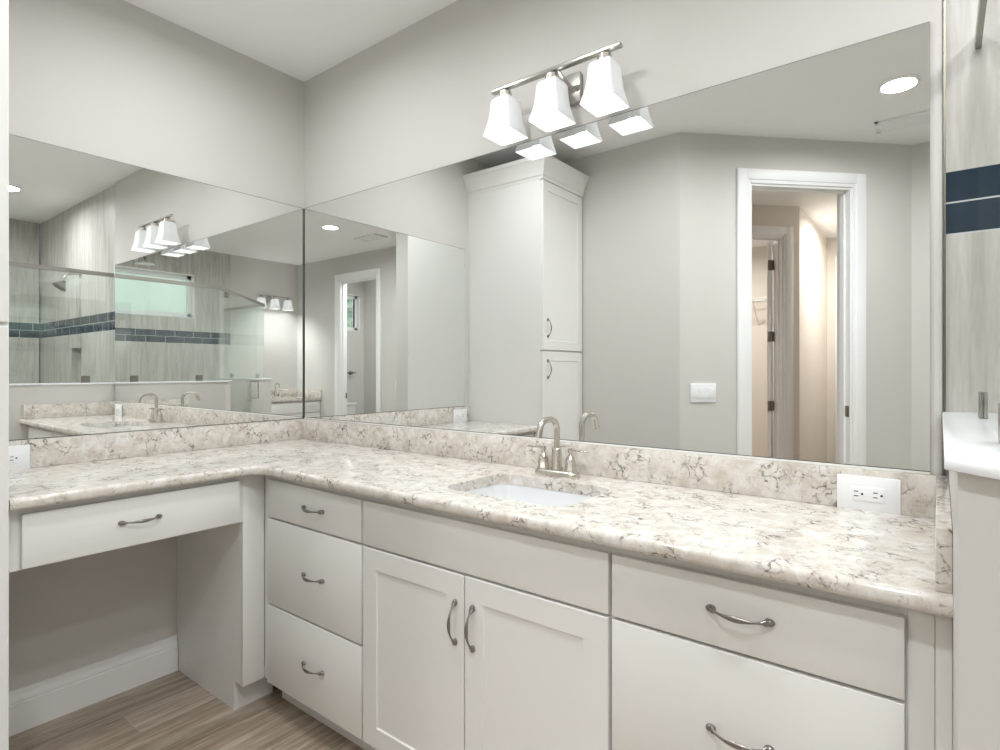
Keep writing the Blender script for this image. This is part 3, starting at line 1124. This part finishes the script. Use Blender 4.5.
hpnt = FD @ Vector((0.90, 0, 1.05))
ndir = (FD.to_3x3() @ Vector((0, 1, 0)))
for s in (-1, 1):
    a = hpnt + ndir * (0.006 * s)
    b = hpnt + ndir * (0.045 * s)
    mb.sweep([a - Vector((0, 0, 0.09)), b - Vector((0, 0, 0.09)), b + Vector((0, 0, 0.09)), a + Vector((0, 0, 0.09))], 0.007, 10)
mb.build('pull', M['nickel'], sd)

# rain head on the window wall and hand-aimed head on the back wall
rh = thing('rain_shower', 'round rain shower head on an arm above the shower window', 'shower head', (4.30, -0.87, 2.43))
MB().lathe([(0.098, 2.418), (0.100, 2.422), (0.098, 2.428), (0.03, 2.434), (0.012, 2.455)], (4.30, -0.87, 0), 32).build('head', M['chrome'], rh)
MB().sweep([(4.568, -0.87, 2.52), (4.42, -0.87, 2.52), (4.34, -0.87, 2.51), (4.305, -0.87, 2.485), (4.30, -0.87, 2.452)], 0.009, 12).build('arm', M['dark_metal'], rh)
MB().box(4.560, 4.5695, -0.90, -0.84, 2.49, 2.55, 0.002).build('flange', M['chrome'], rh)
sh = thing('wall_shower', 'dark tilted shower head on the tiled wall beside the niche', 'shower head', (3.40, -0.12, 2.02))
mt = Matrix.Translation((3.40, -0.13, 1.985)) @ Matrix.Rotation(R(-35), 4, 'X')
MB().lathe([(0.052, -0.02), (0.055, -0.012), (0.045, 0.0), (0.018, 0.035), (0.012, 0.055)], (0, 0, 0), 24, mat=mt).build('head', M['dark_metal'], sh)
MB().sweep([(3.40, 0.014, 2.10), (3.40, -0.04, 2.10), (3.40, -0.085, 2.085), (3.40, -0.105, 2.055)], 0.009, 12).build('arm', M['nickel'], sh)
MB().lathe([(0.03, 0), (0.03, 0.006), (0.012, 0.012)], (0, 0, 0), 20, mat=Matrix.Translation((3.40, 0.0155, 2.10)) @ Matrix.Rotation(R(90), 4, 'X')).build('flange', M['nickel'], sh)

# ------------------------------------------------------------------ second vanity on the right wall
v2 = thing('vanity_cabinet', 'white vanity cabinet below the second sink on the far wall', 'cabinet', (4.3, -2.42, 0))
mb = MB()
mb.box(4.045, 4.063, -2.898, -1.964, 0.108, 0.868)
mb.box(4.063, 4.568, -2.898, -2.880, 0.108, 0.868)
mb.box(4.063, 4.568, -1.982, -1.964, 0.108, 0.868)
mb.box(4.063, 4.568, -2.880, -1.982, 0.108, 0.126)
mb.build('body', M['cab'], v2)
MB().box(4.11, 4.568, -2.898, -1.964, 0.0, 0.1078).build('toe_kick', M['cab'], v2)


def v2_place(u, d, z):
    return Vector((4.0445 - d, u, z))


for (a, b, h) in ((-2.89, -2.433, -2.46), (-2.429, -1.972, -2.40)):
    d = shaker(a, b, 0.118, 0.700, v2_place).build('door', M['cab'], v2)
    bow_handle((4.0235, h, 0.60), (0, 0, 1), (-1, 0, 0)).build('handle', M['pewter'], d)
MB().box(4.0245, 4.0445, -2.89, -1.972, 0.708, 0.848, 0.0018).build('false_front', M['cab'], v2)


def counter2():
    hole = rrect(4.13, 4.43, -2.75, -2.29, 0.05, 6)
    out = [(4.0, -2.8985), (4.5695, -2.8985), (4.5695, -1.9635), (4.0, -1.9635)]
    t = bmesh.new()
    ov = [t.verts.new((x, y, 0.90)) for x, y in out]
    hv = [t.verts.new((x, y, 0.90)) for x, y in hole]
    es = [t.edges.new((l[i], l[(i + 1) % len(l)])) for l in (ov, hv) for i in range(len(l))]
    bmesh.ops.triangle_fill(t, edges=es, use_beauty=True)
    ret = bmesh.ops.extrude_face_region(t, geom=list(t.faces))
    for v in ret['geom']:
        if isinstance(v, bmesh.types.BMVert):
            v.co.z = 0.869
    bmesh.ops.recalc_face_normals(t, faces=t.faces)
    mb = MB()
    mb._add(t)
    return mb


tag(counter2().build('countertop', M['quartz']), 'small quartz countertop of the second vanity, seen in the mirrors', 'countertop')
tag(MB().box(4.550, 4.5695, -2.8985, -1.9635, 0.9003, 1.0, 0.0015).build('backsplash', M['quartz']),
    'quartz backsplash behind the second sink, seen in the mirrors', 'backsplash')
tag(MB().box(3.998, 4.5495, -2.8985, -2.879, 0.9003, 1.0, 0.0015).build('backsplash', M['quartz']),
    'quartz side splash of the second vanity beside the toilet room doorway', 'backsplash')
s2 = thing('sink', 'white sink of the second vanity on the far wall', 'sink', (4.28, -2.52, 0.75))
mb = MB()
mb.rings([ring(4.115, 4.445, -2.765, -2.275, 0.06, 0.862), ring(4.115, 4.445, -2.765, -2.275, 0.06, 0.8685),
          ring(4.128, 4.432, -2.752, -2.288, 0.055, 0.8685), ring(4.145, 4.415, -2.735, -2.305, 0.05, 0.78),
          ring(4.20, 4.36, -2.68, -2.36, 0.05, 0.74)])
mb.build('basin', M['porcelain'], s2)
faucet('brushed nickel faucet of the second vanity on the far wall', (4.485, -2.52, 0.9004), R(-90))

# ------------------------------------------------------------------ ceiling fittings


def ceiling_light(label, x, y):
    r = thing('ceiling_light', label, 'ceiling light', (x, y, CEIL), 0, None)
    mb = MB()
    n = 40
    pr = [(0.092, -0.0005), (0.092, -0.004), (0.086, -0.008), (0.076, -0.008), (0.074, -0.004), (0.074, -0.0005)]
    mb.lathe(pr, (x, y, CEIL), n, cap=False)
    mb.build('trim_ring', M['trim'], r)
    MB().lathe([(0.073, -0.0060), (0.073, -0.001)], (x, y, CEIL), n).build('lens', M['lens'], r)
    return r


ceiling_light('round recessed ceiling light near the slanted doorway, seen in the large mirror', 2.39, -1.88)
ceiling_light('round recessed ceiling light in the shower, seen at the left edge of the left mirror', 3.35, -0.49)
cv = thing('ceiling_vent', 'white rectangular ceiling vent beside the recessed light, seen in the large mirror', 'vent', (2.42, -2.43, CEIL))
mb = MB()
vx0, vx1, vy0, vy1 = 2.25, 2.60, -2.52, -2.34
for (a, b, c, d) in ((vx0, vx1, vy0, vy0 + 0.022), (vx0, vx1, vy1 - 0.022, vy1), (vx0, vx0 + 0.022, vy0, vy1), (vx1 - 0.022, vx1, vy0, vy1)):
    mb.box(a, b, c, d, CEIL - 0.012, CEIL - 0.0005, 0.002)
mb.build('frame', M['trim'], cv)
MB().box(vx0 + 0.02, vx1 - 0.02, vy0 + 0.02, vy1 - 0.02, CEIL - 0.002, CEIL - 0.0006).build('duct_back', M['reveal'], cv)
for i in range(8):
    yy = vy0 + 0.031 + i * 0.0169
    mb = MB()
    mb.rings([[Vector((x, yy - 0.007, CEIL - 0.0105)), Vector((x, yy - 0.006, CEIL - 0.0118)), Vector((x, yy + 0.008, CEIL - 0.0035)), Vector((x, yy + 0.007, CEIL - 0.0025))] for x in (vx0 + 0.02, vx1 - 0.02)])
    mb.build('slat', M['trim'], cv)

# ------------------------------------------------------------------ toilet room
tl = thing('toilet', 'white toilet under the small window, its tank seen through the doorway', 'toilet', (4.2, -3.55, 0))
tx, ty = 4.465, -3.55
mb = MB()
mb.rings([[Vector((x, y, z)) for x, y in rrect(tx - hx_, tx + hx_, ty - hy_, ty + hy_, 0.03, 5)] for hx_, hy_, z in ((0.075, 0.185, 0.36), (0.085, 0.205, 0.42), (0.093, 0.222, 0.74))])
mb.build('tank', M['porcelain'], tl)
mb = MB()
mb.rings([[Vector((x, y, z)) for x, y in rrect(tx - hx_, tx + hx_, ty - hy_, ty + hy_, 0.03, 5)] for hx_, hy_, z in ((0.096, 0.226, 0.7403), (0.102, 0.234, 0.745), (0.102, 0.234, 0.772), (0.094, 0.226, 0.780))])
mb.build('tank_lid', M['porcelain'], tl)


def oval(cx, ax, ay, z, n=28):
    return [Vector((cx + ax * math.cos(2 * PI * i / n) * (1.0 if math.cos(2 * PI * i / n) > 0 else 1.12), ty + ay * math.sin(2 * PI * i / n), z)) for i in range(n)]


MB().rings([oval(4.20, 0.17, 0.11, 0.0), oval(4.20, 0.16, 0.10, 0.06), oval(4.18, 0.17, 0.11, 0.20), oval(4.13, 0.22, 0.17, 0.34), oval(4.12, 0.24, 0.185, 0.395), oval(4.12, 0.19, 0.14, 0.395), oval(4.12, 0.13, 0.09, 0.28), oval(4.12, 0.05, 0.04, 0.22)]).build('bowl', M['porcelain'], tl)
MB().rings([oval(4.12, 0.245, 0.19, 0.396), oval(4.12, 0.245, 0.19, 0.412), oval(4.12, 0.225, 0.17, 0.425)]).build('seat_lid', M['plastic'], tl)
mb = MB()
mb.sweep([(tx - 0.094, ty + 0.16, 0.69), (tx - 0.11, ty + 0.16, 0.69), (tx - 0.112, ty + 0.10, 0.685)], 0.006, 8)
mb.build('flush_lever', M['chrome'], tl)
tb = thing('towel_bar', 'dark metal towel bar on the toilet room wall below the window', 'towel bar', (4.56, -3.7, 1.22))
MB().sweep([(4.515, -3.86, 1.222), (4.515, -3.45, 1.222)], 0.008, 10).build('bar', M['dark_metal'], tb)
for yy in (-3.80, -3.50):
    mb = MB()
    mb.lathe([(0.028, 0), (0.028, 0.008), (0.016, 0.014), (0.011, 0.05), (0.018, 0.058), (0.010, 0.066)], (0, 0, 0), 16, mat=Matrix.Translation((4.5695, yy, 1.222)) @ Matrix.Rotation(R(-90), 4, 'Y'))
    mb.build('post', M['dark_metal'], tb)

# ------------------------------------------------------------------ closet wire shelf
ws = thing('wire_shelf', 'white wire closet shelf seen past the open closet door', 'shelf', (0.6, -5.5, 2.08))
mb = MB()
for yy, zz in ((-5.55, 2.085), (-5.40, 2.085), (-5.25, 2.085), (-5.25, 2.055)):
    mb.sweep([(-0.65, yy, zz), (1.42, yy, zz)], 0.004, 6)
x = -0.64
while x < 1.42:
    mb.sweep([(x, -5.555, 2.089), (x, -5.25, 2.089)], 0.0022, 5)
    x += 0.028
mb.build('deck', M['plastic'], ws)
for bx in (0.1, 0.85):
    MB().sweep([(bx, -5.26, 2.08), (bx, -5.555, 1.80)], 0.005, 6).build('brace', M['plastic'], ws)

# ------------------------------------------------------------------ outside
mb = MB()
t = bmesh.new()
bmesh.ops.create_grid(t, x_segments=70, y_segments=26, size=1.0)
for v in t.verts:
    a, b = v.co.x, v.co.y
    r_ = random.uniform(-0.12, 0.12)
    v.co = Vector((7.2 + r_ + 0.3 * math.sin(a * 9), -1.8 + a * 5.5, 1.3 + b * 1.6 + random.uniform(-0.06, 0.06) + 0.15 * math.sin(a * 17)))
r2 = bmesh.ops.extrude_face_region(t, geom=list(t.faces))
for v in r2['geom']:
    if isinstance(v, bmesh.types.BMVert):
        v.co.x += 0.9 + random.uniform(-0.1, 0.1)
bmesh.ops.recalc_face_normals(t, faces=t.faces)
mb._add(t)
h = mb.build('hedge', M['leaf'])
tag(h, 'tall green hedge outside the small toilet room window', 'hedge')
